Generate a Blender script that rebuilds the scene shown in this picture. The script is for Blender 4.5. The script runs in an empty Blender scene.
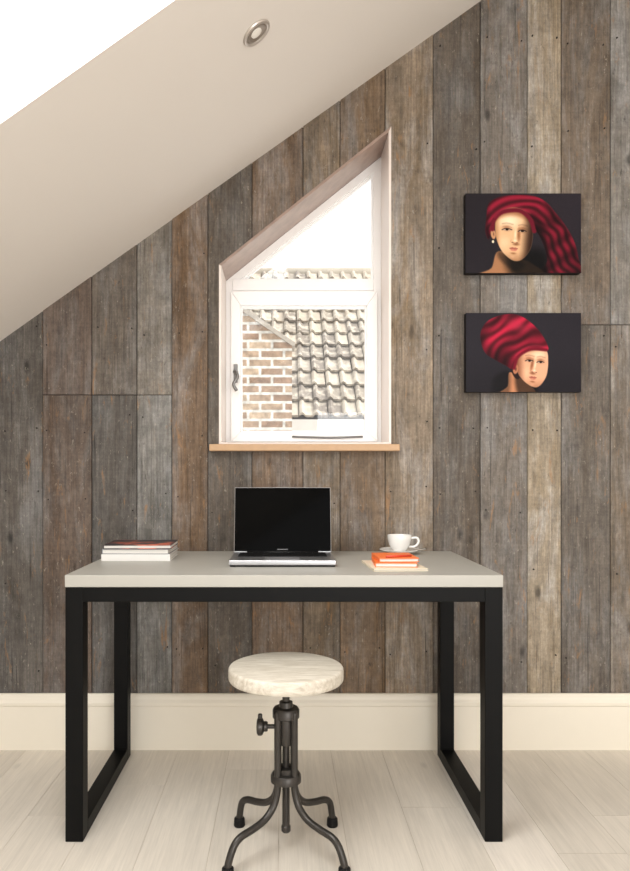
import bpy, bmesh, math, random
import numpy as np
from mathutils import Vector, Matrix
random.seed(7)
F=698.0; CX=284.0; CY=475.0; H=1.031; D=2.64
def PX(px,d): return (px-CX)*d/F
def PZ(py,d): return H-(py-CY)*d/F
def lin(c):
    r=[]
    for v in c[:3]:
        v=v/255.0
        r.append(v/12.92 if v<=0.04045 else ((v+0.055)/1.055)**2.4)
    return (r[0],r[1],r[2],1.0)
S=bpy.context.scene; COL=S.collection
# ---------------------------------------------------------------- helpers
def nmat(name):
    m=bpy.data.materials.new(name); m.use_nodes=True
    nt=m.node_tree; b=nt.nodes['Principled BSDF']; return m,nt,b
def N(nt,t,**k):
    n=nt.nodes.new(t)
    for a,v in k.items(): setattr(n,a,v)
    return n
def mat(name,col,rough=0.5,metal=0.0,spec=0.5,noise=0.06,nscale=30.0,bump=0.0,emit=None,coat=0.0):
    m,nt,b=nmat(name)
    c=lin(col)
    tc=N(nt,'ShaderNodeTexCoord'); no=N(nt,'ShaderNodeTexNoise'); no.inputs['Scale'].default_value=nscale; no.inputs['Detail'].default_value=4
    nt.links.new(tc.outputs['Object'],no.inputs['Vector'])
    ra=N(nt,'ShaderNodeMapRange'); ra.inputs['To Min'].default_value=1-noise; ra.inputs['To Max'].default_value=1+noise
    nt.links.new(no.outputs['Fac'],ra.inputs['Value'])
    mx=N(nt,'ShaderNodeVectorMath',operation='SCALE'); mx.inputs[0].default_value=c[:3]
    nt.links.new(ra.outputs[0],mx.inputs['Scale']); nt.links.new(mx.outputs[0],b.inputs['Base Color'])
    b.inputs['Roughness'].default_value=rough; b.inputs['Metallic'].default_value=metal
    b.inputs['Specular IOR Level'].default_value=spec; b.inputs['Coat Weight'].default_value=coat
    if bump>0:
        bp=N(nt,'ShaderNodeBump'); bp.inputs['Strength'].default_value=bump; bp.inputs['Distance'].default_value=0.002
        nt.links.new(no.outputs['Fac'],bp.inputs['Height']); nt.links.new(bp.outputs[0],b.inputs['Normal'])
    return m
def empty(name,loc):
    e=bpy.data.objects.new(name,None); e.location=loc; e.empty_display_size=0.05; COL.objects.link(e); return e
def link(name,me,mt,parent=None,smooth=False,bevel=0,mats=None):
    o=bpy.data.objects.new(name,me); COL.objects.link(o)
    if mt: me.materials.append(mt)
    if parent:
        o.parent=parent; o.matrix_parent_inverse=Matrix.Translation(-Vector(parent.location))
    if smooth:
        for p in me.polygons: p.use_smooth=True
    if bevel:
        b=o.modifiers.new('bevel','BEVEL'); b.width=bevel; b.segments=3; b.limit_method='ANGLE'; b.angle_limit=0.6
        for p in me.polygons: p.use_smooth=True
        w=o.modifiers.new('wn','WEIGHTED_NORMAL'); w.keep_sharp=True
    return o
def frombm(name,bm,mt,parent=None,smooth=False,bevel=0,recalc=True):
    if recalc: bmesh.ops.recalc_face_normals(bm,faces=bm.faces)
    me=bpy.data.meshes.new(name); bm.to_mesh(me); bm.free()
    return link(name,me,mt,parent,smooth,bevel)
def bm_box(bm,x0,x1,y0,y1,z0,z1,M=None):
    vs=[Vector((x,y,z)) for x in (x0,x1) for y in (y0,y1) for z in (z0,z1)]
    if M: vs=[M@v for v in vs]
    v=[bm.verts.new(p) for p in vs]
    for f in ((0,1,3,2),(4,6,7,5),(0,4,5,1),(2,3,7,6),(0,2,6,4),(1,5,7,3)): bm.faces.new([v[i] for i in f])
def box(name,x0,x1,y0,y1,z0,z1,mt,parent=None,bevel=0.0,M=None):
    bm=bmesh.new(); bm_box(bm,x0,x1,y0,y1,z0,z1,M); return frombm(name,bm,mt,parent,False,bevel)
def bm_prism(bm,poly,y0,y1):
    a=[bm.verts.new((p[0],y0,p[1])) for p in poly]; b=[bm.verts.new((p[0],y1,p[1])) for p in poly]
    n=len(poly); fs=[bm.faces.new(a),bm.faces.new(b[::-1])]
    for i in range(n): fs.append(bm.faces.new((a[i],b[i],b[(i+1)%n],a[(i+1)%n])))
    return fs
def prism(name,poly,y0,y1,mt,parent=None,bevel=0.0):
    bm=bmesh.new(); bm_prism(bm,poly,y0,y1); return frombm(name,bm,mt,parent,False,bevel)
def bm_lathe(bm,prof,M,seg=48):
    rings=[]
    for r,z in prof:
        if r<1e-6: rings.append([bm.verts.new(M@Vector((0,0,z)))])
        else: rings.append([bm.verts.new(M@Vector((r*math.cos(2*math.pi*i/seg),r*math.sin(2*math.pi*i/seg),z))) for i in range(seg)])
    for a,b in zip(rings[:-1],rings[1:]):
        for i in range(seg):
            j=(i+1)%seg
            if len(a)==1 and len(b)==1: continue
            if len(a)==1: bm.faces.new((a[0],b[i],b[j]))
            elif len(b)==1: bm.faces.new((a[i],a[j],b[0]))
            else: bm.faces.new((a[i],a[j],b[j],b[i]))
def lathe(name,prof,loc,mt,parent=None,seg=48,M=None,autosm=35):
    bm=bmesh.new(); bm_lathe(bm,prof,(M if M else Matrix.Translation(loc)),seg)
    bmesh.ops.recalc_face_normals(bm,faces=bm.faces)
    for e in bm.edges:
        if len(e.link_faces)==2 and e.calc_face_angle(0)>math.radians(autosm): e.smooth=False
    return frombm(name,bm,mt,parent,True)
def catmull(pts,n=8):
    P=[Vector(p) for p in pts]; P=[2*P[0]-P[1]]+P+[2*P[-1]-P[-2]]; out=[]
    for i in range(1,len(P)-2):
        for k in range(n):
            t=k/n; a,b,c,d=P[i-1],P[i],P[i+1],P[i+2]
            out.append(0.5*((2*b)+(c-a)*t+(2*a-5*b+4*c-d)*t*t+(3*b-a-3*c+d)*t**3))
    out.append(P[-2]); return out
def bm_tube(bm,pts,r,seg=14):
    n=len(pts); rs=r if isinstance(r,(list,tuple)) else [r]*n
    t=(pts[1]-pts[0]).normalized(); up=Vector((0,0,1)) if abs(t.z)<0.9 else Vector((1,0,0))
    nrm=t.cross(up).normalized(); rings=[]
    for i in range(n):
        t=(pts[min(i+1,n-1)]-pts[max(i-1,0)]).normalized()
        nrm=(nrm-t*nrm.dot(t)).normalized(); bn=t.cross(nrm)
        rings.append([bm.verts.new(pts[i]+rs[i]*(nrm*math.cos(2*math.pi*k/seg)+bn*math.sin(2*math.pi*k/seg))) for k in range(seg)])
    for a,b in zip(rings[:-1],rings[1:]):
        for k in range(seg): bm.faces.new((a[k],a[(k+1)%seg],b[(k+1)%seg],b[k]))
    bm.faces.new(rings[0][::-1]); bm.faces.new(rings[-1])
def tube(name,pts,r,mt,parent=None,smooth_n=8,seg=14):
    p=catmull(pts,smooth_n) if smooth_n else [Vector(q) for q in pts]
    bm=bmesh.new(); bm_tube(bm,p,r,seg); return frombm(name,bm,mt,parent,True)
def clip(poly,a,b,c):
    out=[]
    for i in range(len(poly)):
        p,q=poly[i],poly[(i+1)%len(poly)]; dp=a*p[0]+b*p[1]-c; dq=a*q[0]+b*q[1]-c
        if dp<=0: out.append(p)
        if dp*dq<0:
            t=dp/(dp-dq); out.append((p[0]+t*(q[0]-p[0]),p[1]+t*(q[1]-p[1])))
    return out
def area(p): return abs(sum(p[i][0]*p[(i+1)%len(p)][1]-p[(i+1)%len(p)][0]*p[i][1] for i in range(len(p))))/2 if len(p)>2 else 0
def halfplanes(cv):
    r=[]
    for i in range(len(cv)):
        p,q=cv[i],cv[(i+1)%len(cv)]; dx,dz=q[0]-p[0],q[1]-p[1]; a,b=dz,-dx; r.append((a,b,a*p[0]+b*p[1]))
    return r
def subtract(poly,cv):
    rem=poly; out=[]
    for a,b,c in halfplanes(cv):
        o=clip(rem,-a,-b,-c)
        if area(o)>1e-6: out.append(o)
        rem=clip(rem,a,b,c)
        if area(rem)<1e-6: return out
    return out
def inset(cv,w):
    ws=w if isinstance(w,(list,tuple)) else [w]*len(cv); L=[]
    for (a,b,c),ww in zip(halfplanes(cv),ws):
        n=math.hypot(a,b); L.append((a/n,b/n,c/n-ww))
    out=[]
    for i in range(len(cv)):
        a1,b1,c1=L[i-1]; a2,b2,c2=L[i]; det=a1*b2-a2*b1
        out.append(((c1*b2-c2*b1)/det,(a1*c2-a2*c1)/det))
    return out
def ring(prefix,outer,w,y0,y1,mts,parent,bevel=0.0015,names=None):
    inn=inset(outer,w); n=len(outer)
    for i in range(n):
        j=(i+1)%n
        prism(prefix+'_'+(names[i] if names else str(i+1)),[outer[i],outer[j],inn[j],inn[i]],y0,y1,mts[i] if isinstance(mts,list) else mts,parent,bevel)
    return inn
# ---------------------------------------------------------------- materials
def plank_mat(name,zaxis=2,gain=1.0,contrast=1.0,rough=0.62,weathered=True,bump=0.5,knotdark=0.35):
    m,nt,b=nmat(name); L=nt.links.new
    at=N(nt,'ShaderNodeAttribute',attribute_name='pcol')
    tc=N(nt,'ShaderNodeTexCoord')
    off=N(nt,'ShaderNodeVectorMath',operation='SCALE'); off.inputs[0].default_value=(13.0,7.0,31.0); L(at.outputs['Alpha'],off.inputs['Scale'])
    ad=N(nt,'ShaderNodeVectorMath',operation='ADD'); L(tc.outputs['Object'],ad.inputs[0]); L(off.outputs[0],ad.inputs[1])
    def noise(sc_across,sc_along,det=6,rough=0.6,dist=0.0):
        mp=N(nt,'ShaderNodeMapping'); s=[sc_across]*3; s[zaxis]=sc_along; mp.inputs['Scale'].default_value=s; L(ad.outputs[0],mp.inputs['Vector'])
        n=N(nt,'ShaderNodeTexNoise'); n.inputs['Scale'].default_value=1.0; n.inputs['Detail'].default_value=det; n.inputs['Roughness'].default_value=rough; n.inputs['Distortion'].default_value=dist
        L(mp.outputs[0],n.inputs['Vector']); return n.outputs['Fac']
    def rng(s,a,b_,c,d):
        r=N(nt,'ShaderNodeMapRange'); r.inputs[1].default_value=a; r.inputs[2].default_value=b_; r.inputs[3].default_value=c; r.inputs[4].default_value=d; L(s,r.inputs[0]); return r.outputs[0]
    def mul(x,y):
        q=N(nt,'ShaderNodeMath',operation='MULTIPLY'); L(x,q.inputs[0]); L(y,q.inputs[1]); return q.outputs[0]
    def mix(f,a,bcol,blend='MIX'):
        q=N(nt,'ShaderNodeMix',data_type='RGBA',blend_type=blend); L(f,q.inputs[0]); L(a,q.inputs[6])
        if isinstance(bcol,tuple): q.inputs[7].default_value=bcol
        else: L(bcol,q.inputs[7])
        return q.outputs[2]
    fine=noise(170,5,9,0.75,0.2); mid=noise(38,1.8,5,0.6,1.4); big=noise(7,2.2,4,0.6,0.4)
    k=contrast
    v=mul(mul(rng(fine,.3,.7,1-.36*k,1+.36*k),rng(mid,.3,.7,1-.20*k,1+.20*k)),rng(big,.3,.7,1-.24*k,1+.24*k))
    mp=N(nt,'ShaderNodeMapping'); s=[7.5]*3; s[zaxis]=3.2; mp.inputs['Scale'].default_value=s; L(ad.outputs[0],mp.inputs['Vector'])
    vo=N(nt,'ShaderNodeTexVoronoi'); vo.inputs['Scale'].default_value=1.0; L(mp.outputs[0],vo.inputs['Vector'])
    v=mul(v,rng(vo.outputs['Distance'],0.04,0.11,knotdark,1.0))
    col=at.outputs['Color']
    if weathered:
        p1=noise(8,2.2,7,.72,.6); hs=N(nt,'ShaderNodeHueSaturation'); hs.inputs['Saturation'].default_value=.40; hs.inputs['Value'].default_value=1.34; L(col,hs.inputs['Color'])
        col=mix(rng(p1,.46,.63,0,.95),col,hs.outputs[0])
        p2=noise(9,1.6,7,.72,.6); hb=N(nt,'ShaderNodeHueSaturation'); hb.inputs['Saturation'].default_value=1.35; hb.inputs['Value'].default_value=.68; L(at.outputs['Color'],hb.inputs['Color'])
        col=mix(rng(p2,.48,.64,0,.85),col,hb.outputs[0])
        bl=noise(22,15,10,.8,.2); v=mul(v,rng(bl,.32,.68,.66,1.34))
        bl2=noise(90,60,6,.8,.0); v=mul(v,rng(bl2,.32,.68,.82,1.18))
        sw=noise(5,120,3,.6,.2); v=mul(v,rng(sw,.3,.7,.94,1.06))
        ck=noise(120,2.6,4,.55,.5); v=mul(v,rng(ck,.28,.37,.42,1.0))
    sc=N(nt,'ShaderNodeVectorMath',operation='SCALE'); L(col,sc.inputs[0])
    g=N(nt,'ShaderNodeMath',operation='MULTIPLY'); g.inputs[1].default_value=gain; L(v,g.inputs[0]); L(g.outputs[0],sc.inputs['Scale'])
    col=sc.outputs[0]
    if weathered:
        f1=noise(80,36,8,0.8,0.0); col=mix(rng(f1,.60,.66,0,.7),col,lin((182,174,160)))
        f2=noise(30,6,8,0.75,0.6); col=mix(rng(f2,.59,.66,0,.65),col,lin((158,118,78)))
        f3=noise(70,22,8,0.8,0.4); col=mix(rng(f3,.60,.66,0,.7),col,lin((46,38,33)))
    L(col,b.inputs['Base Color']); b.inputs['Roughness'].default_value=rough; b.inputs['Specular IOR Level'].default_value=0.4
    bp=N(nt,'ShaderNodeBump'); bp.inputs['Strength'].default_value=bump; bp.inputs['Distance'].default_value=0.003; L(v,bp.inputs['Height']); L(bp.outputs[0],b.inputs['Normal'])
    return m
M_plank=plank_mat('reclaimed_planks',gain=1.0,bump=.6,knotdark=.3)
M_floor=plank_mat('pale_oak_boards',zaxis=1,contrast=0.26,rough=0.42,weathered=False,bump=0.15,knotdark=0.84)
M_dark=mat('dark_gap',(40,29,22),0.9)
M_ceil=mat('ceiling_paint',(228,222,215),0.85,noise=0.012,nscale=4)
M_base=mat('baseboard_paint',(236,229,214),0.45,noise=0.01)
M_white=mat('white_window_paint',(253,252,251),0.3,noise=0.005)
M_rev=mat('pale_reveal_paint',(232,220,212),0.4,noise=0.05,nscale=12)
M_sill=mat('oak_sill',(190,154,118),0.45,noise=0.12,nscale=40)
M_desk=mat('desk_lacquer',(168,165,157),0.4,noise=0.02,nscale=60)
M_steel=mat('black_steel',(4,4,4),0.5,noise=0.05,spec=.15)
M_alu=mat('aluminium',(190,190,192),0.3,metal=0.9,noise=0.01)
M_key=mat('black_keys',(12,12,13),0.5,spec=.25)
M_glassblk=mat('black_screen_glass',(2,2,2),0.08,noise=0.0,spec=.06)
M_porc=mat('white_porcelain',(240,238,234),0.15,noise=0.0,coat=0.5)
M_iron=mat('blackened_iron',(66,63,60),0.34,metal=0.65,noise=0.25,nscale=40,bump=0.2,spec=.4)
M_rubber=mat('dark_rubber',(20,19,19),0.7,spec=.2)
M_chrome=mat('satin_chrome',(190,188,184),0.25,metal=1.0,noise=0.02)
# ---------------------------------------------------------------- room profile
xa,za=PX(5,D),PZ(338,D); xb,zb=PX(475,D),PZ(5,D)
SL=(zb-za)/(xb-xa)
def cz(x): return za+SL*(x-xa)
XL=-1.9; XR=2.3; ZT=3.2; XK=xa+(ZT-za)/SL
YB=-4.6
OPEN=[(PX(219,D),PZ(445,D)),(PX(391,D),PZ(445,D)),(PX(391,D),PZ(127,D)),(PX(219,D),PZ(265,D))]
def plank_object(name,strips,hole,mt,yf,yb):
    bm=bmesh.new(); cl=bm.loops.layers.float_color.new('pcol')
    for poly,col,rnd,off in strips:
        ps=subtract(poly,hole) if hole else [poly]
        for p in ps:
            fs=bm_prism(bm,p,yf+off,yb)
            for f in fs:
                for l in f.loops: l[cl]=(col[0],col[1],col[2],rnd)
    return frombm(name,bm,mt)
bounds=[(43),(92),(137),(172),(208),(252),(303),(340),(385),(433),(480),(527),(561),(610)]
colsrc=[(104,99,94),(104,90,80),(113,104,95),(127,122,115),(114,98,84),(98,90,82),(116,101,88),(114,102,88),(110,97,84),(132,120,106),(100,94,88),(110,102,94),(150,138,121),(104,94,84),(120,112,103)]
bx=[PX(b,D) for b in bounds]
left=[]; x=bx[0]
while x>XL: x-=random.uniform(.15,.2); left.append(max(x,XL))
right=[]; x=bx[-1]
while x<XR: x+=random.uniform(.15,.2); right.append(min(x,XR))
allx=left[::-1]+bx+right
strips=[]; nails=[]
k0=len(left)
jp={1:[395],2:[395],3:[395],0:[],13:[325],14:[325],4:[],5:[],6:[],7:[],8:[],9:[],10:[],11:[],12:[]}
gap=0.0016
for i in range(len(allx)-1):
    x0,x1=allx[i],allx[i+1]
    idx=i-k0+1
    js=[0.0]
    if idx in jp: js+= [PZ(v,D) for v in jp[idx]]
    elif random.random()<.5: js+=[random.uniform(.3,1.1)]
    js.append(4.0); js.sort()
    for a,b_ in zip(js[:-1],js[1:]):
        base=colsrc[idx] if 0<=idx<len(colsrc) else random.choice(colsrc)
        f=random.uniform(.94,1.08); t=random.uniform(-3,5)
        if a==0.0 and len(js)>2 and idx in (1,2,3): f*=.90
        c=lin((base[0]*f+t,base[1]*f,base[2]*f-t))
        p=[(x0+gap,a+gap),(x1-gap,a+gap),(x1-gap,b_-gap),(x0+gap,b_-gap)]
        p=clip(p,-SL,1,za-SL*xa+0.01); p=clip(p,0,1,ZT+.01)
        if area(p)>1e-4: strips.append((p,c,random.random(),random.uniform(-.005,.0)))
    for zn in (.34,.62,.93,1.22,1.55,1.9,2.3,2.65):
        zz=zn+random.uniform(-.05,.05)
        for xn in (x0+.02+random.uniform(-.005,.008),x1-.02+random.uniform(-.008,.005)):
            if random.random()<.6 and zz<cz(xn)-.04 and not (OPEN[0][0]-.03<xn<OPEN[1][0]+.03 and 1.08<zz<2.4): nails.append((xn,zz+random.uniform(-.012,.012)))
wall=plank_object('wall_back',strips,OPEN,M_plank,0.0,0.025)
bm=bmesh.new()
for xn,zn in nails: bm_lathe(bm,[(0,.0075),(.0022,.0073),(.0028,.006),(.0028,0)],Matrix.Translation((xn,0,zn))@Matrix.Rotation(math.pi/2,4,'X'),10)
nl=frombm('nail_heads',bm,mat('rusty_nails',(34,26,22),.6,metal=.3),None,True); nl.parent=wall
bm=bmesh.new()
p=[(XL,0),(XR,0),(XR,ZT),(XK,ZT),(XL,cz(XL))]
for q in subtract(p,OPEN): bm_prism(bm,q,0.006,0.26)
core=frombm('wall_back_core',bm,M_dark,None); core.parent=wall
# floor
fs=[]
fcols=[(218,210,198),(213,205,193),(222,214,203),(216,208,196),(211,203,191)]
w=0.19; x=PX(8,1.0)-10*w
while x<XR+.2:
    y=YB+random.uniform(-1.6,0); 
    while y<0.26:
        y2=y+random.uniform(1.5,2.3)
        p=[(max(x,XL)+.0005,max(y,YB)+.0005),(min(x+w,XR)-.0005,max(y,YB)+.0005),(min(x+w,XR)-.0005,min(y2,.26)-.0005),(max(x,XL)+.0005,min(y2,.26)-.0005)]
        if p[1][0]-p[0][0]>.002 and p[2][1]-p[1][1]>.002:
            fs.append((p,lin(random.choice(fcols)),random.random(),0.0))
        y=y2
    x+=w
bm=bmesh.new(); cl=bm.loops.layers.float_color.new('pcol')
for poly,col,rnd,o in fs:
    a=[bm.verts.new((p[0],p[1],0)) for p in poly]; b_=[bm.verts.new((p[0],p[1],-.02)) for p in poly]
    ff=[bm.faces.new(a)]+[bm.faces.new((a[i],b_[i],b_[(i+1)%4],a[(i+1)%4])) for i in range(4)]
    for f in ff:
        for l in f.loops: l[cl]=(col[0],col[1],col[2],rnd)
floor=frombm('floor',bm,M_floor)
sub=box('subfloor',XL-.1,XR+.1,YB,.26,-.08,-.0015,mat('floor_gap',(176,162,144),.9)); sub.parent=floor
# ceiling with skylight hole
SX0,SX1=-1.15,0.5; SY1=-(D-1.60); SY0=-2.35; T=.035
bm=bmesh.new()
def slab(x0,x1,y0,y1): bm_prism(bm,[(x0,cz(x0)),(x1,cz(x1)),(x1,cz(x1)+T),(x0,cz(x0)+T)],y0,y1)
slab(XL,XK,SY1,.26); slab(XL,XK,YB,SY0); slab(XL,SX0,SY0,SY1); slab(SX1,XK,SY0,SY1)
bm_prism(bm,[(XK,ZT),(XR,ZT),(XR,ZT+T),(XK,ZT+T)],YB,.26)
frombm('ceiling',bm,M_ceil)
box('wall_left',XL-.1,XL,YB,.26,-.02,cz(XL)+.02,M_ceil)
box('wall_right',XR,XR+.1,YB,.26,-.02,ZT+.02,M_ceil)
W2=empty('window_2',((SX0+SX1)/2,(SY0+SY1)/2,cz((SX0+SX1)/2)))
def slb(n,x0,x1,y0,y1,t0,t1,mt): prism(n,[(x0,cz(x0)+t0),(x1,cz(x1)+t0),(x1,cz(x1)+t1),(x0,cz(x0)+t1)],y0,y1,mt,W2)
slb('frame_top',SX1,SX1+.07,SY0-.07,SY1+.07,T,T+.06,M_white); slb('frame_bottom',SX0-.07,SX0,SY0-.07,SY1+.07,T,T+.06,M_white)
slb('frame_side_1',SX0,SX1,SY1,SY1+.07,T,T+.06,M_white); slb('frame_side_2',SX0,SX1,SY0-.07,SY0,T,T+.06,M_white)
mg,nt,b=nmat('window_glass'); 
tr=N(nt,'ShaderNodeBsdfTransparent'); gl=N(nt,'ShaderNodeBsdfGlossy'); gl.inputs['Roughness'].default_value=0.02
tr.inputs['Color'].default_value=(.97,.98,.98,1)
mxs=N(nt,'ShaderNodeMixShader'); mxs.inputs[0].default_value=.04
nt.links.new(tr.outputs[0],mxs.inputs[1]); nt.links.new(gl.outputs[0],mxs.inputs[2]); nt.links.new(mxs.outputs[0],nt.nodes['Material Output'].inputs['Surface'])
slb('pane',SX0,SX1,SY0,SY1,T+.03,T+.034,mg)
# baseboard
BH=.208
prof=[(0,0),(-.02,0),(-.02,BH-.045),(-.024,BH-.04),(-.024,BH-.03),(-.018,BH-.02),(-.014,BH-.008),(-.008,BH),(0,BH)]
bm=bmesh.new(); R=[]
for xx in (XL,XR): R.append([bm.verts.new((xx,y-.005,z)) for y,z in prof])
n=len(prof)
for i in range(n): bm.faces.new((R[0][i],R[0][(i+1)%n],R[1][(i+1)%n],R[1][i]))
bm.faces.new(R[0]); bm.faces.new(R[1][::-1])
frombm('baseboard_back',bm,M_base)
# ---------------------------------------------------------------- window
WY=.2; dw=D+WY
W1=empty('window_1',((OPEN[0][0]+OPEN[1][0])/2,WY,OPEN[0][1]))
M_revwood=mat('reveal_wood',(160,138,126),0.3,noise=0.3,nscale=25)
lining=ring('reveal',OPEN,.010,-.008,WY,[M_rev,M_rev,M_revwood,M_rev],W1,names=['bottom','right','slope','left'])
fr=ring('frame',lining,[.008,.030,.030,.026],WY,WY+.055,M_white,W1,bevel=.001,names=['bottom','right','slope','left'])
zt1,zt0=PZ(279,dw),PZ(291,dw)
def slope_x_at(poly,z):
    (x2,z2),(x3,z3)=poly[2],poly[3]; return x3+(z-z3)*(x2-x3)/(z2-z3)
box('transom',fr[0][0],fr[1][0],WY-.004,WY+.055,zt0,zt1,M_white,W1,.003)
s=[(PX(231,dw),PZ(442,dw)),(PX(377,dw),PZ(442,dw)),(PX(377,dw),PZ(292,dw)),(PX(231,dw),PZ(292,dw))]
si=ring('sash',s,[.040,.042,.058,.040],WY-.018,WY+.035,M_white,W1,bevel=.003,names=['bottom','right','top','left'])
ring('bead',si,.006,WY-.004,WY+.03,M_white,W1,bevel=.002)
prism('pane_lower',si,WY+.018,WY+.022,mg,W1)
up=[(slope_x_at(fr,zt1)if zt1>fr[3][1] else fr[0][0],zt1),(fr[1][0],zt1),(fr[2][0],fr[2][1])]
ring('upper_bead',up,[.004,.008,.010],WY+.008,WY+.035,M_white,W1,bevel=.001)
prism('pane_upper',up,WY+.02,WY+.024,mg,W1)
ds=D-.04
box('sill',PX(209,ds),PX(400,ds),-.04,WY,PZ(451,ds),OPEN[0][1]+.002,M_sill,W1,.004)
hx=PX(236,dw); hz=PZ(376,dw); yy=WY-.020
M_hand=mat('handle_metal',(120,118,116),.3,metal=.9)
box('handle_plate',hx-.008,hx+.008,yy-.004,yy+.004,hz-.03,hz+.045,M_hand,W1,.002)
tube('handle_lever',[(hx,yy-.004,hz+.012),(hx,yy-.022,hz+.012),(hx+.010,yy-.028,hz-.01),(hx-.006,yy-.03,hz-.04),(hx+.006,yy-.026,hz-.066)],.0065,M_hand,W1)
lathe('handle_boss',[(0,0),(.010,0),(.010,.012),(0,.014)],None,M_hand,W1,M=Matrix.Translation((hx,yy-.002,hz+.012))@Matrix.Rotation(math.pi/2,4,'X'))
tube('stay_bar',[(PX(292,dw),WY-.026,PZ(437,dw)),(PX(330,dw),WY-.026,PZ(438,dw)),(PX(362,dw),WY-.026,PZ(437,dw))],.004,M_hand,W1)
# ---------------------------------------------------------------- outside
M_tile,nt,b=nmat('roof_tiles'); at=N(nt,'ShaderNodeAttribute',attribute_name='pcol'); tc=N(nt,'ShaderNodeTexCoord')
no=N(nt,'ShaderNodeTexNoise'); no.inputs['Scale'].default_value=9; no.inputs['Detail'].default_value=8; nt.links.new(tc.outputs['Object'],no.inputs['Vector'])
ra=N(nt,'ShaderNodeMapRange'); ra.inputs[1].default_value=.48; ra.inputs[2].default_value=.64; nt.links.new(no.outputs['Fac'],ra.inputs[0])
mm=N(nt,'ShaderNodeMix',data_type='RGBA'); nt.links.new(ra.outputs[0],mm.inputs[0]); nt.links.new(at.outputs['Color'],mm.inputs[6]); mm.inputs[7].default_value=lin((205,195,180)); nt.links.new(mm.outputs[2],b.inputs['Base Color']); b.inputs['Roughness'].default_value=.85
d0,d1=9.0,12.0; z0,z1=PZ(417,d0),PZ(272,d1); y0_,y1_=d0-D,d1-D
sdir=Vector((0,y1_-y0_,z1-z0)); SLn=sdir.length; sdir.normalize(); nr=Vector((0,-sdir.z,sdir.y))
rows=12; tw=.19; gl_=SLn/rows
bm=bmesh.new(); cl=bm.loops.layers.float_color.new('pcol')
prof=[(0,.0),(.08,.035),(.2,.048),(.32,.035),(.42,.006),(.55,0),(.85,0),(.97,.0)]
for r in range(rows):
    for c in range(-14,18):
        base=random.choice([(172,162,150),(156,146,134),(182,169,154),(140,130,121),(190,180,165)])
        col=lin(base); ox=c*tw+random.uniform(-.006,.006); t0=r*gl_-.03; t1=(r+1)*gl_+.02; lo=.055+random.uniform(-.006,.006); hi=.0
        A=[];B=[];Cc=[]
        for u,h in prof:
            pb=Vector((ox+u*tw,y0_,z0))
            A.append(bm.verts.new(pb+sdir*t0+nr*(h+lo))); B.append(bm.verts.new(pb+sdir*t1+nr*(h+hi))); Cc.append(bm.verts.new(pb+sdir*t0+nr*(h+lo-.035)))
        for i in range(len(prof)-1):
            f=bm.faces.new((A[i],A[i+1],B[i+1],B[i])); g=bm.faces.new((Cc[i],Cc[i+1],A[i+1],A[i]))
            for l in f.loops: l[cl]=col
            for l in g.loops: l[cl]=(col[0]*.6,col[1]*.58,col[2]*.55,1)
roof=frombm('neighbour_roof',bm,M_tile,recalc=False)
bm=bmesh.new()
vv=[Vector((-2.8,y0_,z0)),Vector((3.5,y0_,z0)),Vector((3.5,y1_,z1)),Vector((-2.8,y1_,z1)),Vector((-2.8,y1_,0)),Vector((3.5,y1_,0)),Vector((-2.8,y0_,0)),Vector((3.5,y0_,0))]
q=[bm.verts.new(v-Vector((0,0,.03))) for v in vv]
for f in ((0,1,2,3),(3,2,5,4),(6,7,1,0)): bm.faces.new([q[i] for i in f])
und=frombm('roof_body',bm,mat('roof_underlay',(90,82,75),.9)); und.parent=roof
rt=tube('ridge_tiles',[(-2.8,y1_,z1-.02),(3.5,y1_,z1-.02)],.09,mat('ridge',(175,165,150),.8,noise=.3,nscale=6),None,0,12); rt.parent=roof
pp=box('roof_gutter',-2.8,3.5,y0_-.35,y0_-.05,0,PZ(420,8.75),mat('pale_render',(214,208,200),.8,noise=.15,nscale=5)); pp.parent=roof
M_br,nt,b=nmat('old_bricks'); tc=N(nt,'ShaderNodeTexCoord'); sp=N(nt,'ShaderNodeSeparateXYZ'); cb=N(nt,'ShaderNodeCombineXYZ')
nt.links.new(tc.outputs['Object'],sp.inputs[0]); nt.links.new(sp.outputs['X'],cb.inputs['X']); nt.links.new(sp.outputs['Z'],cb.inputs['Y'])
br=N(nt,'ShaderNodeTexBrick'); br.inputs['Scale'].default_value=1; br.inputs['Brick Width'].default_value=.24; br.inputs['Row Height'].default_value=.088; br.inputs['Mortar Size'].default_value=.014
br.inputs['Color1'].default_value=lin((156,126,104)); br.inputs['Color2'].default_value=lin((200,176,150)); br.inputs['Mortar'].default_value=lin((226,220,210)); br.inputs['Bias'].default_value=-.1
nt.links.new(cb.outputs[0],br.inputs['Vector'])
no=N(nt,'ShaderNodeTexNoise'); no.inputs['Scale'].default_value=14; no.inputs['Detail'].default_value=6; nt.links.new(tc.outputs['Object'],no.inputs['Vector'])
ra=N(nt,'ShaderNodeMapRange'); ra.inputs[1].default_value=.3; ra.inputs[2].default_value=.7; ra.inputs[3].default_value=.55; ra.inputs[4].default_value=1.25; nt.links.new(no.outputs['Fac'],ra.inputs[0])
sc=N(nt,'ShaderNodeVectorMath',operation='SCALE'); nt.links.new(br.outputs['Color'],sc.inputs[0]); nt.links.new(ra.outputs[0],sc.inputs['Scale']); nt.links.new(sc.outputs[0],b.inputs['Base Color']); b.inputs['Roughness'].default_value=.9
bp=N(nt,'ShaderNodeBump'); bp.inputs['Strength'].default_value=.6; bp.inputs['Distance'].default_value=.01; bp.invert=True; nt.links.new(br.outputs['Fac'],bp.inputs['Height']); nt.links.new(bp.outputs[0],b.inputs['Normal'])
dbk=7.0; xr=PX(292,dbk); zr=PZ(346,dbk); xl=PX(235,dbk); zl=PZ(302,dbk); sl=(zl-zr)/(xl-xr)
XX=-1.6
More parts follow.
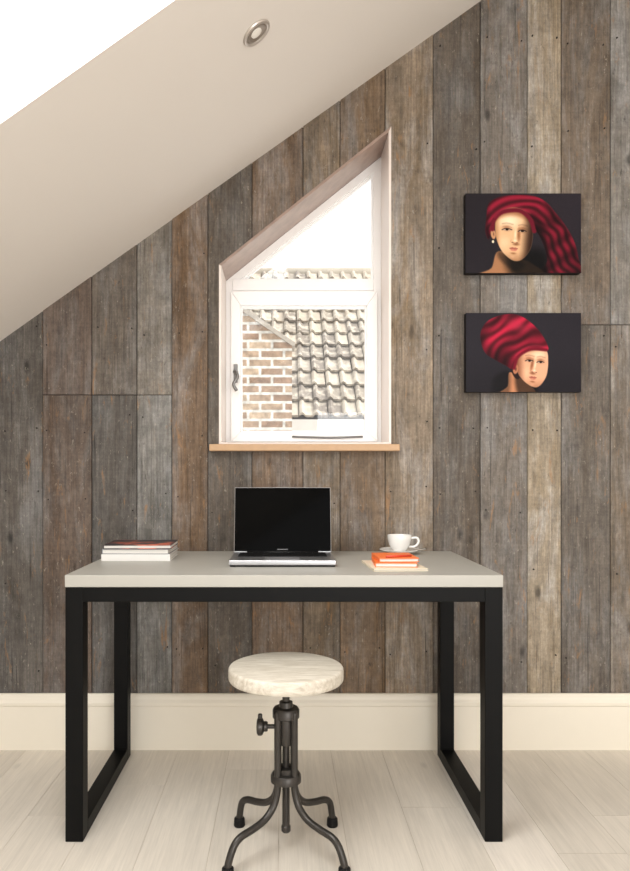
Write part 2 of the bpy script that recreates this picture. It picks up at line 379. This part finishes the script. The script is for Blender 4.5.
brick=prism('brick_gable_wall',[(XX,0),(xr,0),(xr,zr),(XX,zr+sl*(XX-xr)*.9)],dbk-D,dbk-D+.3,M_br)
cap=prism('verge_cap',[(XX,zr+sl*(XX-xr)*.9),(xr,zr),(xr+.03,zr),(xr+.03,zr+.03),(XX,zr+sl*(XX-xr)*.9+.04)],dbk-D-.03,dbk-D+.33,mat('verge_mortar',(170,160,148),.8,noise=.3)); cap.parent=brick
# ---------------------------------------------------------------- desk
DF,DB=1.96,2.575; yf=-(D-DF); yb=-(D-DB); hw=.6155
DK=empty('desk',(0,(yf+yb)/2,0)); tt=.034
box('desktop',-hw,hw,yf-.002,yb,.75-tt,.75,M_desk,DK,.002)
zl_=.75-tt; q=.05
bm=bmesh.new()
for sx in (-1,1):
    xo=sx*(hw-.001); xi=sx*(hw-.001-q); a,b_=min(xo,xi),max(xo,xi)
    bm_box(bm,a,b_,yf,yf+q,0,zl_); bm_box(bm,a,b_,yb-q-.005,yb-.005,0,zl_)
    bm_box(bm,a,b_,yf+q,yb-q-.005,0,q*.8); bm_box(bm,a,b_,yf+q,yb-q-.005,zl_-.04,zl_)
frombm('side_frames',bm,M_steel,DK,bevel=.002)
bm=bmesh.new()
bm_box(bm,-hw+q,hw-q,yf+.001,yf+q-.005,zl_-.042,zl_); bm_box(bm,-hw+q,hw-q,yb-q,yb-.006,zl_-.042,zl_)
frombm('cross_rails',bm,M_steel,DK,bevel=.002)
# ---------------------------------------------------------------- laptop
lc=PX(282.5,2.13); lf=-(D-2.13); lb=lf+.228; zt=.75; lw=.1645
LP=empty('laptop',(lc,(lf+lb)/2,zt))
bm=bmesh.new(); bm_box(bm,lc-lw,lc+lw,lf,lb,zt+.005,zt+.021); frombm('base',bm,M_alu,LP,bevel=.003)
box('base_bottom',lc-lw+.004,lc+lw-.004,lf+.003,lb-.004,zt,zt+.0065,M_key,LP,.001)
box('keyboard_well',lc-lw+.022,lc+lw-.022,lf+.092,lb-.022,zt+.0205,zt+.0214,M_key,LP)
bm=bmesh.new(); kw=(2*lw-.048)/14; kd=.0178
for r in range(6):
    for c in range(14):
        if r==0 and 4<=c<=8:
            if c>4: continue
            x0=lc-lw+.024+c*kw; x1=x0+5*kw-.002
        else: x0=lc-lw+.024+c*kw; x1=x0+kw-.002
        y0=lf+.094+r*kd; bm_box(bm,x0,x1,y0,y0+kd-.002,zt+.0213,zt+.0228)
frombm('keys',bm,M_key,LP)
box('trackpad',lc-.053,lc+.053,lf+.012,lf+.084,zt+.0209,zt+.0214,mat('trackpad',(160,160,163),.4,metal=.6),LP,.0003)
bm=bmesh.new(); bm_tube(bm,[Vector((lc-.12,lb-.008,zt+.020)),Vector((lc+.12,lb-.008,zt+.020))],.006,16); frombm('hinge',bm,M_key,LP,True)
Mh=Matrix.Translation((lc,lb-.006,zt+.021))@Matrix.Rotation(math.radians(-11),4,'X')
box('lid',-lw,lw,.0,.007,0,.222,M_alu,LP,.0025,M=Mh)
box('screen_glass',-lw+.002,lw-.002,-.0012,.0005,.003,.220,M_glassblk,LP,.0005,M=Mh)
box('screen_label',-.018,.018,-.0015,-.001,.008,.0105,mat('label_grey',(110,110,112),.5),LP,M=Mh)
# ---------------------------------------------------------------- books
def book(nm,x0,x1,y0,y1,z0,z1,cover,pages,parent,ct=.002,rot=0.0,spine='left'):
    cx,cy=(x0+x1)/2,(y0+y1)/2; M=Matrix.Translation((cx,cy,0))@Matrix.Rotation(rot,4,'Z')@Matrix.Translation((-cx,-cy,0))
    bm=bmesh.new(); bm_box(bm,x0,x1,y0,y1,z0,z0+ct,M); bm_box(bm,x0,x1,y0,y1,z1-ct,z1,M); 
    if spine=='left': bm_box(bm,x0,x0+ct,y0,y1,z0+ct,z1-ct,M)
    else: bm_box(bm,x0,x1,y0,y0+ct,z0+ct,z1-ct,M)
    frombm(nm+'_cover',bm,cover,parent,bevel=.0006)
    i=.003; bm=bmesh.new()
    yy0=y0+(ct if spine!='left' else i)
    bm_box(bm,x0+ct,x1-i,yy0,y1-i,z0+ct,z1-ct,M); frombm(nm+'_pages',bm,pages,parent)
mp_,nt,b=nmat('page_edges'); tc=N(nt,'ShaderNodeTexCoord'); mpn=N(nt,'ShaderNodeMapping'); mpn.inputs['Scale'].default_value=(3,3,900); no=N(nt,'ShaderNodeTexNoise'); no.inputs['Scale'].default_value=1
nt.links.new(tc.outputs['Object'],mpn.inputs[0]); nt.links.new(mpn.outputs[0],no.inputs['Vector']); cr=N(nt,'ShaderNodeValToRGB'); cr.color_ramp.elements[0].position=.35; cr.color_ramp.elements[1].position=.65
cr.color_ramp.elements[0].color=lin((190,185,178)); cr.color_ramp.elements[1].color=lin((240,238,232)); nt.links.new(no.outputs['Fac'],cr.inputs[0]); nt.links.new(cr.outputs[0],b.inputs['Base Color']); b.inputs['Roughness'].default_value=.8
M_cw=mat('white_cover',(228,226,222),.35); M_cg=mat('grey_cover',(120,118,124),.35)
mc,nt,b=nmat('printed_cover'); tc=N(nt,'ShaderNodeTexCoord'); no=N(nt,'ShaderNodeTexNoise'); no.inputs['Scale'].default_value=16; nt.links.new(tc.outputs['Object'],no.inputs['Vector'])
cr=N(nt,'ShaderNodeValToRGB'); e=cr.color_ramp.elements; e[0].position=.44; e[0].color=lin((50,46,50)); e[1].position=.62; e[1].color=lin((206,106,80)); x_=e.new(.55); x_.color=lin((92,62,62)); nt.links.new(no.outputs['Fac'],cr.inputs[0]); nt.links.new(cr.outputs[0],b.inputs['Base Color']); b.inputs['Roughness'].default_value=.4; b.inputs['Specular IOR Level'].default_value=.3
bl,brr=PX(101,2.28),PX(171,2.28); byf=-(D-2.28)
BK=empty('book_stack',((bl+brr)/2,byf+.1,.75))
book('book_1',bl,brr-.004,byf,byf+.19,.75,.772,M_cw,mp_,BK,rot=.01,spine='front')
book('book_2',bl+.003,brr-.006,byf+.002,byf+.19,.772,.789,M_cg,mp_,BK,rot=-.015)
book('book_3',bl+.005,brr-.002,byf+.004,byf+.186,.789,.802,mc,mp_,BK,rot=.02)
NB=empty('notebook_stack',(PX(397,2.15),-(D-2.15),.75))
M_or=mat('orange_cover',(240,116,46),.45,noise=.02); M_cr=mat('cream_cover',(230,218,194),.5)
book('notepad',PX(372,2.03),PX(372,2.03)+.160,-(D-2.035),-(D-2.25),.75,.757,M_cr,mp_,NB,rot=.06)
book('notebook_1',PX(377,2.07),PX(377,2.07)+.125,-(D-2.07),-(D-2.24),.757,.770,M_or,mp_,NB,rot=-.06)
book('notebook_2',PX(378,2.1),PX(378,2.1)+.12,-(D-2.09),-(D-2.24),.770,.782,M_or,mp_,NB,rot=.03)
tube('pencil',[(PX(386,2.1),-(D-2.10),.7855),(PX(413,2.1),-(D-2.13),.7855)],.0035,mat('pencil_paint',(200,70,40),.4),NB,0,6)
cxp=PX(400,2.49); cyp=-(D-2.49)
CP=empty('coffee_cup',(cxp,cyp,.75))
lathe('saucer',[(0,.003),(.022,.0),(.03,.0),(.05,.006),(.072,.015),(.073,.0165),(.071,.0175),(.048,.010),(.03,.006),(0,.005)],(cxp,cyp,.75),M_porc,CP)
lathe('cup',[(0,.006),(.018,.006),(.021,.007),(.022,.011),(.028,.018),(.037,.034),(.0415,.052),(.043,.066),(.0425,.0672),(.0415,.066),(.039,.05),(.034,.033),(.025,.02),(.0,.016)],(cxp-.002,cyp,.75),M_porc,CP)
lathe('coffee',[(0,.054),(.0395,.054)],(cxp-.002,cyp,.75),mat('coffee',(60,36,20),.1),CP)
tube('cup_handle',[(cxp+.037,cyp-.004,.75+.056),(cxp+.058,cyp-.01,.75+.058),(cxp+.064,cyp-.012,.75+.044),(cxp+.052,cyp-.01,.75+.028),(cxp+.031,cyp-.004,.75+.026)],.004,M_porc,CP)
tube('teaspoon',[(cxp+.01,cyp-.055,.7635),(cxp+.04,cyp-.05,.766),(cxp+.085,cyp-.035,.772)],[.004]*17,M_chrome,CP)
# ---------------------------------------------------------------- stool
sxc=PX(286,1.92); syc=-(D-1.92)
ST=empty('adjustable_stool',(sxc,syc,0))
M_seat,nt,b=nmat('washed_wood_seat'); tc=N(nt,'ShaderNodeTexCoord'); mp=N(nt,'ShaderNodeMapping'); mp.inputs['Scale'].default_value=(14,130,70); mp.inputs['Rotation'].default_value=(0,0,.3); no=N(nt,'ShaderNodeTexNoise'); no.inputs['Scale'].default_value=1; no.inputs['Detail'].default_value=8; no.inputs['Roughness'].default_value=.72; no.inputs['Distortion'].default_value=.3
nt.links.new(tc.outputs['Object'],mp.inputs[0]); nt.links.new(mp.outputs[0],no.inputs['Vector']); cr=N(nt,'ShaderNodeValToRGB'); cr.color_ramp.elements[0].position=.30; cr.color_ramp.elements[1].position=.60; cr.color_ramp.elements[0].color=lin((176,165,147)); cr.color_ramp.elements[1].color=lin((216,209,196))
nt.links.new(no.outputs['Fac'],cr.inputs[0]); nt.links.new(cr.outputs[0],b.inputs['Base Color']); b.inputs['Roughness'].default_value=.6
bp=N(nt,'ShaderNodeBump'); bp.inputs['Strength'].default_value=.4; bp.inputs['Distance'].default_value=.002; nt.links.new(no.outputs['Fac'],bp.inputs['Height']); nt.links.new(bp.outputs[0],b.inputs['Normal'])
ctr=(sxc,syc,0)
lathe('seat',[(0,.468),(.150,.468),(.155,.4695),(.1575,.473),(.158,.480),(.158,.496),(.1575,.501),(.155,.5045),(.151,.506),(0,.506)],ctr,M_seat,ST,64)
lathe('seat_plate',[(0,.44),(.03,.44),(.032,.446),(.065,.460),(.065,.468),(0,.468)],ctr,M_iron,ST)
pr=[(0,.055)]; z=.055
while z<.44:
    pr+=[(.0085,z),(.011,z+.003)]; z+=.006
pr+=[(.0085,.44),(0,.44)]
lathe('threaded_screw',pr,ctr,M_iron,ST,20,autosm=80)
lathe('upper_collar',[(.010,.362),(.030,.362),(.037,.366),(.037,.386),(.033,.392),(.020,.394),(.018,.408),(.010,.410)],ctr,M_iron,ST)
lathe('mid_collar',[(.010,.292),(.022,.292),(.024,.296),(.024,.34),(.022,.362),(.010,.362)],ctr,M_iron,ST)
lathe('lower_collar',[(.010,.186),(.034,.186),(.042,.190),(.042,.206),(.038,.212),(.026,.214),(.026,.228),(.010,.230)],ctr,M_iron,ST)
lathe('screw_tip',[(0,.050),(.010,.050),(.013,.054),(.013,.066),(.010,.070),(0,.070)],ctr,M_iron,ST,24)
Mk=Matrix.Translation((sxc,syc-.01,.343))@Matrix.Rotation(-math.pi/2,4,'Y')
lathe('knob_stem',[(0,.015),(.006,.015),(.006,.056),(0,.056)],None,M_iron,ST,20,M=Mk)
lathe('knob',[(0,.050),(.012,.050),(.014,.054),(.014,.060),(.022,.064),(.024,.070),(.024,.076),(.018,.080),(0,.081)],None,M_iron,ST,24,M=Mk)
box('knob_wing',sxc-.077,sxc-.065,syc-.016,syc-.004,.318,.378,M_iron,ST,.004)
feet=[(.135,.13),(-.135,.13),(.148,-.128),(-.148,-.128)]
for i,(fx,fy) in enumerate(feet):
    r=math.hypot(fx,fy); ux,uy=fx/r,fy/r
    def pt(rr,z): return (sxc+ux*rr,syc+uy*rr,z)
    tube('leg_%d'%(i+1),[pt(.030,.388),pt(.030,.30),pt(.030,.20),pt(.033,.165),pt(.046,.132),pt(.075,.107),pt(.115,.095),pt(.155,.088),pt(.178,.072),pt(r,.035),pt(r+.002,.014)],.0098,M_iron,ST,8)
    lathe('foot_%d'%(i+1),[(0,0),(.015,0),(.0165,.003),(.0155,.022),(.012,.026),(0,.026)],pt(r+.002,0),M_rubber,ST,24)
# ---------------------------------------------------------------- ceiling downlight
dx_=PX(256,1.911); dz_=cz(dx_); dy_=-(D-1.911)
nv=Vector((SL,0,-1)).normalized(); Mz=nv.to_track_quat('Z','Y').to_matrix().to_4x4(); Mdl=Matrix.Translation((dx_,dy_,dz_))@Mz
DL=empty('ceiling_spotlight',(dx_,dy_,dz_))
M_trim=mat('brushed_trim',(200,192,184),.35,metal=.6,noise=.02)
lathe('trim_ring',[(.042,0),(.044,.002),(.042,.006),(.037,.007),(.033,.005),(.032,.001)],None,M_trim,DL,M=Mdl)
lathe('gimbal',[(.032,.001),(.029,.004),(.025,.004),(.021,.0015),(.0,.0015)],None,mat('spot_inner',(150,140,130),.35,metal=.4),DL,M=Mdl)
lathe('bulb_lens',[(.0,.006),(.010,.0055),(.016,.004),(.017,.0015)],None,mat('spot_lens',(240,235,228),.2),DL,M=Mdl)
# ---------------------------------------------------------------- paintings
NU,NV=349,241
U,V=np.meshgrid(np.linspace(0,116,NU),np.linspace(0,80,NV))
def sdf(poly):
    u,v=U,V
    d=np.full(u.shape,1e9); ins=np.zeros(u.shape,bool); n=len(poly)
    for i in range(n):
        x0,y0=poly[i]; x1,y1=poly[(i+1)%n]; ex,ey=x1-x0,y1-y0
        t=np.clip(((u-x0)*ex+(v-y0)*ey)/(ex*ex+ey*ey+1e-9),0,1); d=np.minimum(d,np.hypot(u-x0-t*ex,v-y0-t*ey))
        c=((y0>v)!=(y1>v))&(u<(x1-x0)*(v-y0)/(y1-y0+1e-9)+x0); ins^=c
    return np.where(ins,-d,d)
def sm(poly,n=6):
    p=[Vector((a,b,0)) for a,b in poly]; out=[]; L=len(p)
    for i in range(L):
        a,b,c,d=p[i-1],p[i],p[(i+1)%L],p[(i+2)%L]
        for k in range(n):
            t=k/n; q=0.5*((2*b)+(c-a)*t+(2*a-5*b+4*c-d)*t*t+(3*b-a-3*c+d)*t**3); out.append((q.x,q.y))
    return out
def ss(x): x=np.clip(x,0,1); return x*x*(3-2*x)
def mask(poly,soft=.5): return ss(.5-sdf(sm(poly))/(2*soft))
def ell(cx,cy,rx,ry,ang=0,soft=.15):
    a=math.radians(ang); x=(U-cx)*math.cos(a)+(V-cy)*math.sin(a); y=-(U-cx)*math.sin(a)+(V-cy)*math.cos(a)
    return ss((1-np.hypot(x/rx,y/ry))/soft+.5 if soft<.8 else (1-np.hypot(x/rx,y/ry))/soft)
class Img:
    def __init__(s,bg): s.a=np.zeros((NV,NU,3))+np.array(bg,float)
    def over(s,m,c,op=1.0):
        c=np.array(c,float); s.a=s.a*(1-(m*op)[...,None])+c*(m*op)[...,None]
    def mulm(s,m,k):
        k=np.array(k if isinstance(k,(tuple,list)) else (k,k,k)); s.a*=1+(k-1)*m[...,None]
def stroke(im,pts,w,c,op=1.0,soft=.5):
    p=catmull([(a,b,0) for a,b in pts],8); d=np.full(U.shape,1e9)
    for a,b in zip(p[:-1],p[1:]):
        ex,ey=b.x-a.x,b.y-a.y; t=np.clip(((U-a.x)*ex+(V-a.y)*ey)/(ex*ex+ey*ey+1e-9),0,1); d=np.minimum(d,np.hypot(U-a.x-t*ex,V-a.y-t*ey))
    im.over(ss(.5-(d-w)/(2*soft)),c,op)
def face(im,cx,cy,s,turn,tilt,mf,side=1):
    ca,sa=math.cos(math.radians(tilt)),math.sin(math.radians(tilt))
    def T(x,y): return (cx+s*(x*ca-y*sa),cy+s*(x*sa+y*ca))
    SH=(.66,.53,.45); nx=turn*1.5
    near=-6.6+turn*.3; far=5.2+turn*1.1
    eyes=((near,3.6),(far,2.9)) if side>0 else ((-5.2+turn*1.1,3.3),(6.0+turn*.3,3.0))
    for ex,w in eyes:
        im.mulm(mf*ell(*T(ex,-1.2),w*1.8*s,4.0*s,tilt,1.0),(.74,.63,.57))
    im.mulm(mf*ell(*T(nx+side*2.7,3.6),2.2*s,8.5*s,tilt-5*side,1.0),SH)
    im.mulm(mf*ell(*T(nx+side*1.2,11.0),4.4*s,2.0*s,tilt,1.0),(.62,.50,.44))
    im.over(mf*ell(*T(nx-.2*side,3.4),1.5*s,6.6*s,tilt-3*side,1.0),(255,232,200),.65)
    im.over(mf*ell(*T(nx+.1,8.2),2.4*s,1.8*s,tilt,1.0),(255,228,196),.65)
    for q in (-1.7,1.9): im.over(ell(*T(nx+q,9.8),.8*s,.4*s,tilt,.7),(80,38,28),.75)
    stroke(im,[T(nx-3.0,8.0),T(nx-3.3,9.3),T(nx-2.4,10.1)],.15*s,(150,90,62),.5,.6)
    for ex,w in eyes:
        im.over(mask([T(ex-w,.5),T(ex-w*.45,-.45),T(ex+w*.35,-.6),T(ex+w,.0),T(ex+w*.4,.7),T(ex-w*.4,.85)],.35),(180,158,142),.85)
        im.over(ell(*T(ex+turn*.35,.05),1.25*s,.9*s,0,.3),(26,15,13))
        stroke(im,[T(ex-w*1.05,.7),T(ex-w*.45,-.55),T(ex+w*.35,-.75),T(ex+w*1.12,-.1)],.34*s,(34,18,15),.9,.45)
        stroke(im,[T(ex-w*.9,-1.9),T(ex,-2.5),T(ex+w*1.05,-1.8)],.12*s,(138,90,68),.5,.5)
        stroke(im,[T(ex-w*1.1,-4.2),T(ex-w*.1,-5.0),T(ex+w*1.25,-4.4)],.42*s,(96,64,50),.4,1.0)
    m=turn*1.2
    im.over(mask([T(m-3.5,14.7),T(m-1.2,13.6),T(m,13.9),T(m+1.2,13.6),T(m+3.2,14.5),T(m,15.1)],.5),(160,82,70),.85)
    im.over(mask([T(m-3.1,14.9),T(m,15.1),T(m+2.8,14.7),T(m+1.7,16.4),T(m-1.5,16.5)],.6),(192,112,94),.85)
    im.over(ell(*T(m-.5,15.8),1.5*s,.5*s,tilt,.9),(224,154,132),.6)
    stroke(im,[T(m-3.6,14.7),T(m,15.1),T(m+3.3,14.5)],.12*s,(100,42,36),.75,.4)
    im.mulm(mf*ell(*T(m,18.5),3.6*s,1.4*s,tilt,1.0),(.72,.61,.54))
    im.over(mf*ell(*T(m-.3,21.6),3.2*s,2.2*s,tilt,1.0),(250,210,172),.4)
def creases(im,m,ph,dark=.5,light=.25,sharp=3):
    q=.5+.5*np.sin(ph); im.a*=(1-dark*m*q**sharp)[...,None]; im.a*=(1+light*m*(1-q)**2)[...,None]
def wob(a,b,c): return np.sin(U*a+V*b+c)
A=Img((32,28,33)); A.a*=(1+.3*(U/116)*(1-V/100))[...,None]
drape=[(21,24),(23,11),(33,4),(50,1.5),(68,2.5),(80,8),(90,19),(100,32),(109,48),(113,64),(114,82),(74,82),(82,68),(76,46),(64,30),(46,19),(32,23),(27,32),(25.5,40),(23,46),(20,38)]
md=mask(drape,.6); A.over(md,(112,20,38))
r=np.hypot(U-54,V-54); th=np.arctan2(V-54,U-54)
top=ss((44-V)/18)*ss((88-U)/14)
creases(A,md*top,r*.85+1.7*np.sin(th*2.0+.5)+.8*wob(.12,.2,0),.42,.28,2)
low=md*(1-top)
creases(A,low,(U*.84-V*.46)*.8+1.4*wob(.06,.11,1.)+.7*wob(.15,.25,0),.5,.25,2)
creases(A,low,(V*.75+U*.3)*.33+1.5*wob(.08,.05,2.),.35,.1,2)
A.mulm(low,.8); A.mulm(md*ell(72,42,14,34,-12,1.0),.1); A.mulm(md*ss((27-U)/8),.55)
A.mulm(md*ss((V-50)/30)*ss((U-90)/20),.7)
A.over(mask([(33,58),(56,66),(66,70),(76,82),(14,82),(26,75)],.9),(160,112,78)); A.mulm(mask([(42,60),(78,58),(80,88),(50,88)],7),.2); A.mulm(mask([(34,58),(50,66),(60,72),(50,78),(34,66)],2.5),.55)
fc=[(29.8,36),(30.5,25),(37,17),(49,14),(60,18),(66,28),(67.5,38),(67,48),(64.5,57),(58.5,65),(52,68),(45,66),(36.5,58),(31.5,47)]
mf=mask(fc,.6); A.over(mf,(220,176,134)); A.over(mf*ell(44,28,18,12,0,1.0),(252,228,194),.85); A.over(mf*ell(39,49,9,10,0,1.0),(242,198,158),.75)
face(A,49.5,37.0,1.26,.6,6,mf)
A.mulm(mf*ss((U-54+(V-42)*.10)/13),(.20,.14,.12)); A.mulm(mf*ss((V-56)/18),(.66,.56,.50)); A.mulm(mf*ss((36-U)/7),(.80,.71,.64)); A.mulm(mf*ss((25-V+ (U-46)**2*.02)/6),(.72,.6,.54))
A.over(ell(27.8,41,2.4,5.0,-8,.4),(190,138,100)); A.mulm(ell(28.2,41,1.1,3,-8,.8),.6); A.over(ell(27.6,48.5,1.1,1.4,0,.4),(235,220,188))
stroke(A,[(27,36),(28.5,27),(35.5,19.5),(46,17),(56,18),(65,26),(69,38)],2.1,(100,17,35),1,1.0); stroke(A,[(29,24),(38,15.5),(52,13),(65,20)],.5,(156,48,66),.45,1.3)
B=Img((38,35,41)); B.mulm(ss((V-30)/60),.8)
B.over(mask([(44,60),(58,68),(66,74),(68,82),(34,82),(42,74)],.6),(190,130,94)); B.mulm(mask([(50,64),(70,68),(70,88),(55,88)],3),.38); B.mulm(mask([(28,66),(44,60),(42,88),(28,88)],3),.6)
B.over(mask([(43,48),(52,42),(56,50),(54,66),(48,64)],.8),(34,22,22))
fc=[(50,46),(54,36),(66,31),(77,32),(82,40),(82.8,48),(82.5,56),(80.5,65),(74.5,73.5),(68,75),(59,69.5),(52,60)]
mf=mask(fc,.5); B.over(mf,(220,166,132)); B.over(mf*ell(73,43,13,9,0,1.0),(252,218,184),.7); B.over(mf*ell(61,60,7,8,0,1.0),(240,184,148),.7)
face(B,67.8,48.8,1.12,1.3,7,mf,side=-1)
B.mulm(mf*ss((61-U)/12),(.55,.42,.36)); B.mulm(mf*ss((V-64)/16),(.80,.71,.65)); B.mulm(mf*ss((41-V-(U-70)*.15)/7),(.66,.54,.5))
B.over(ell(50,57,2.6,4.8,8,.4),(176,114,84)); B.mulm(ell(50.3,57,1.2,2.8,8,.8),.55)
tb=[(15.5,31),(15,19),(21,9),(31,3.5),(44,1),(56,3.5),(67,11),(75,20),(80,28),(83,37),(74,36.5),(64,37),(56,42),(50,49),(47,57),(40,53),(29,47),(20,41)]
mt_=mask(tb,.6); B.over(mt_,(132,23,44))
r=np.hypot(U-78,V-72); creases(B,mt_,r*.62+1.6*wob(.07,-.12,.6)+.7*wob(.25,.05,0),.4,.25,2); creases(B,mt_,r*.27+1.2*wob(.05,.06,2.0),.3,.15,2)
B.mulm(mt_*ss((V-26+(30-U)*.35)/26),(.45,.38,.42)); B.over(mt_*ell(52,13,20,9,25,1.0),(182,54,76),.35); B.mulm(mt_*ss((24-U)/12),.6)
stroke(B,[(48.5,56),(51.5,46),(58,40),(67,36.5),(81,37.5)],1.5,(108,17,35),1,.9); stroke(B,[(50,43),(58,36),(68,33),(79,34)],.45,(168,50,70),.45,1.3)
def painting(name,img,px0,px1,py0,py1,d):
    x0,x1,z1,z0=PX(px0,d),PX(px1,d),PZ(py0,d),PZ(py1,d); y=-(D-d)
    E=empty(name,((x0+x1)/2,y,(z0+z1)/2))
    img.a+=np.random.RandomState(1).normal(0,2.0,img.a.shape[:2])[...,None]
    c=np.clip(img.a,0,255)/255; c=np.where(c<=.04045,c/12.92,((c+.055)/1.055)**2.4)
    co=np.stack([x0+(x1-x0)*U/116,np.full(U.shape,y-.0006),z1-(z1-z0)*V/80],-1).reshape(-1,3)
    idx=np.arange(NU*NV).reshape(NV,NU)
    fcs=np.stack([idx[:-1,:-1],idx[1:,:-1],idx[1:,1:],idx[:-1,1:]],-1).reshape(-1,4)
    me=bpy.data.meshes.new('painted_canvas'); me.from_pydata(co.tolist(),[],fcs.tolist())
    at=me.color_attributes.new('paint','FLOAT_COLOR','POINT'); at.data.foreach_set('color',np.concatenate([c,np.ones(c.shape[:2]+(1,))],-1).astype(np.float32).ravel())
    m,nt,b=nmat('oil_paint'); a=N(nt,'ShaderNodeAttribute',attribute_name='paint'); nt.links.new(a.outputs['Color'],b.inputs['Base Color']); b.inputs['Roughness'].default_value=.5; b.inputs['Specular IOR Level'].default_value=.12
    link('painted_canvas',me,m,E)
    box('canvas_box',x0,x1,y,-.006,z0,z1,mat('canvas_edge',(24,20,22),.6,spec=.2),E,.0008)
painting('portrait_painting',A,465.5,581,193.5,273,2.605)
painting('portrait_painting',B,466,581,313,392,2.605)
# ---------------------------------------------------------------- light
w=bpy.data.worlds.new('overcast_sky'); S.world=w; w.use_nodes=True
bg=w.node_tree.nodes['Background']; bg.inputs['Color'].default_value=(1.0,.985,.965,1); bg.inputs['Strength'].default_value=1.6
def area_l(nm,loc,tgt,sx,sy,en,col=(1,.98,.96)):
    l=bpy.data.lights.new(nm,'AREA'); l.shape='RECTANGLE'; l.size=sx; l.size_y=sy; l.energy=en; l.color=col
    o=bpy.data.objects.new(nm,l); COL.objects.link(o); o.location=loc; o.rotation_euler=(Vector(tgt)-Vector(loc)).to_track_quat('-Z','Y').to_euler(); return o
sx=(SX0+SX1)/2; sy=(SY0+SY1)/2
nd=Vector((SL,0,-1)).normalized()
lp=Vector((sx,sy,cz(sx)))-nd*.25
area_l('skylight_daylight',lp,lp+nd,1.6,1.2,50)
area_l('added_bounce_fill',(1.0,-4.0,1.0),(0,0,1.9),1.4,1.4,40)  # unseen fill lamp added behind the camera to brighten ceiling and wall
sl_=bpy.data.lights.new('added_roof_sun','SUN'); sl_.energy=3.8; sl_.angle=.2; sl_.color=(1,.96,.9)  # sun lamp added to brighten the roof and bricks outside the window
so=bpy.data.objects.new('added_roof_sun',sl_); COL.objects.link(so); so.location=(8,-2,8); so.rotation_euler=Vector((-.75,.25,-.6)).to_track_quat('-Z','Y').to_euler()
# ---------------------------------------------------------------- camera
cam=bpy.data.cameras.new('camera'); co=bpy.data.objects.new('camera',cam); COL.objects.link(co); S.camera=co
co.location=(0,-D,H); co.rotation_euler=(math.pi/2,0,0)
cam.sensor_fit='VERTICAL'; cam.sensor_height=36; cam.sensor_width=36; cam.lens=36*F/871
cam.shift_x=(315-CX)/871; cam.shift_y=(CY-435.5)/871
cam.clip_start=.01
S.view_settings.view_transform='Standard'; S.view_settings.look='None'; S.view_settings.exposure=0; S.view_settings.gamma=1
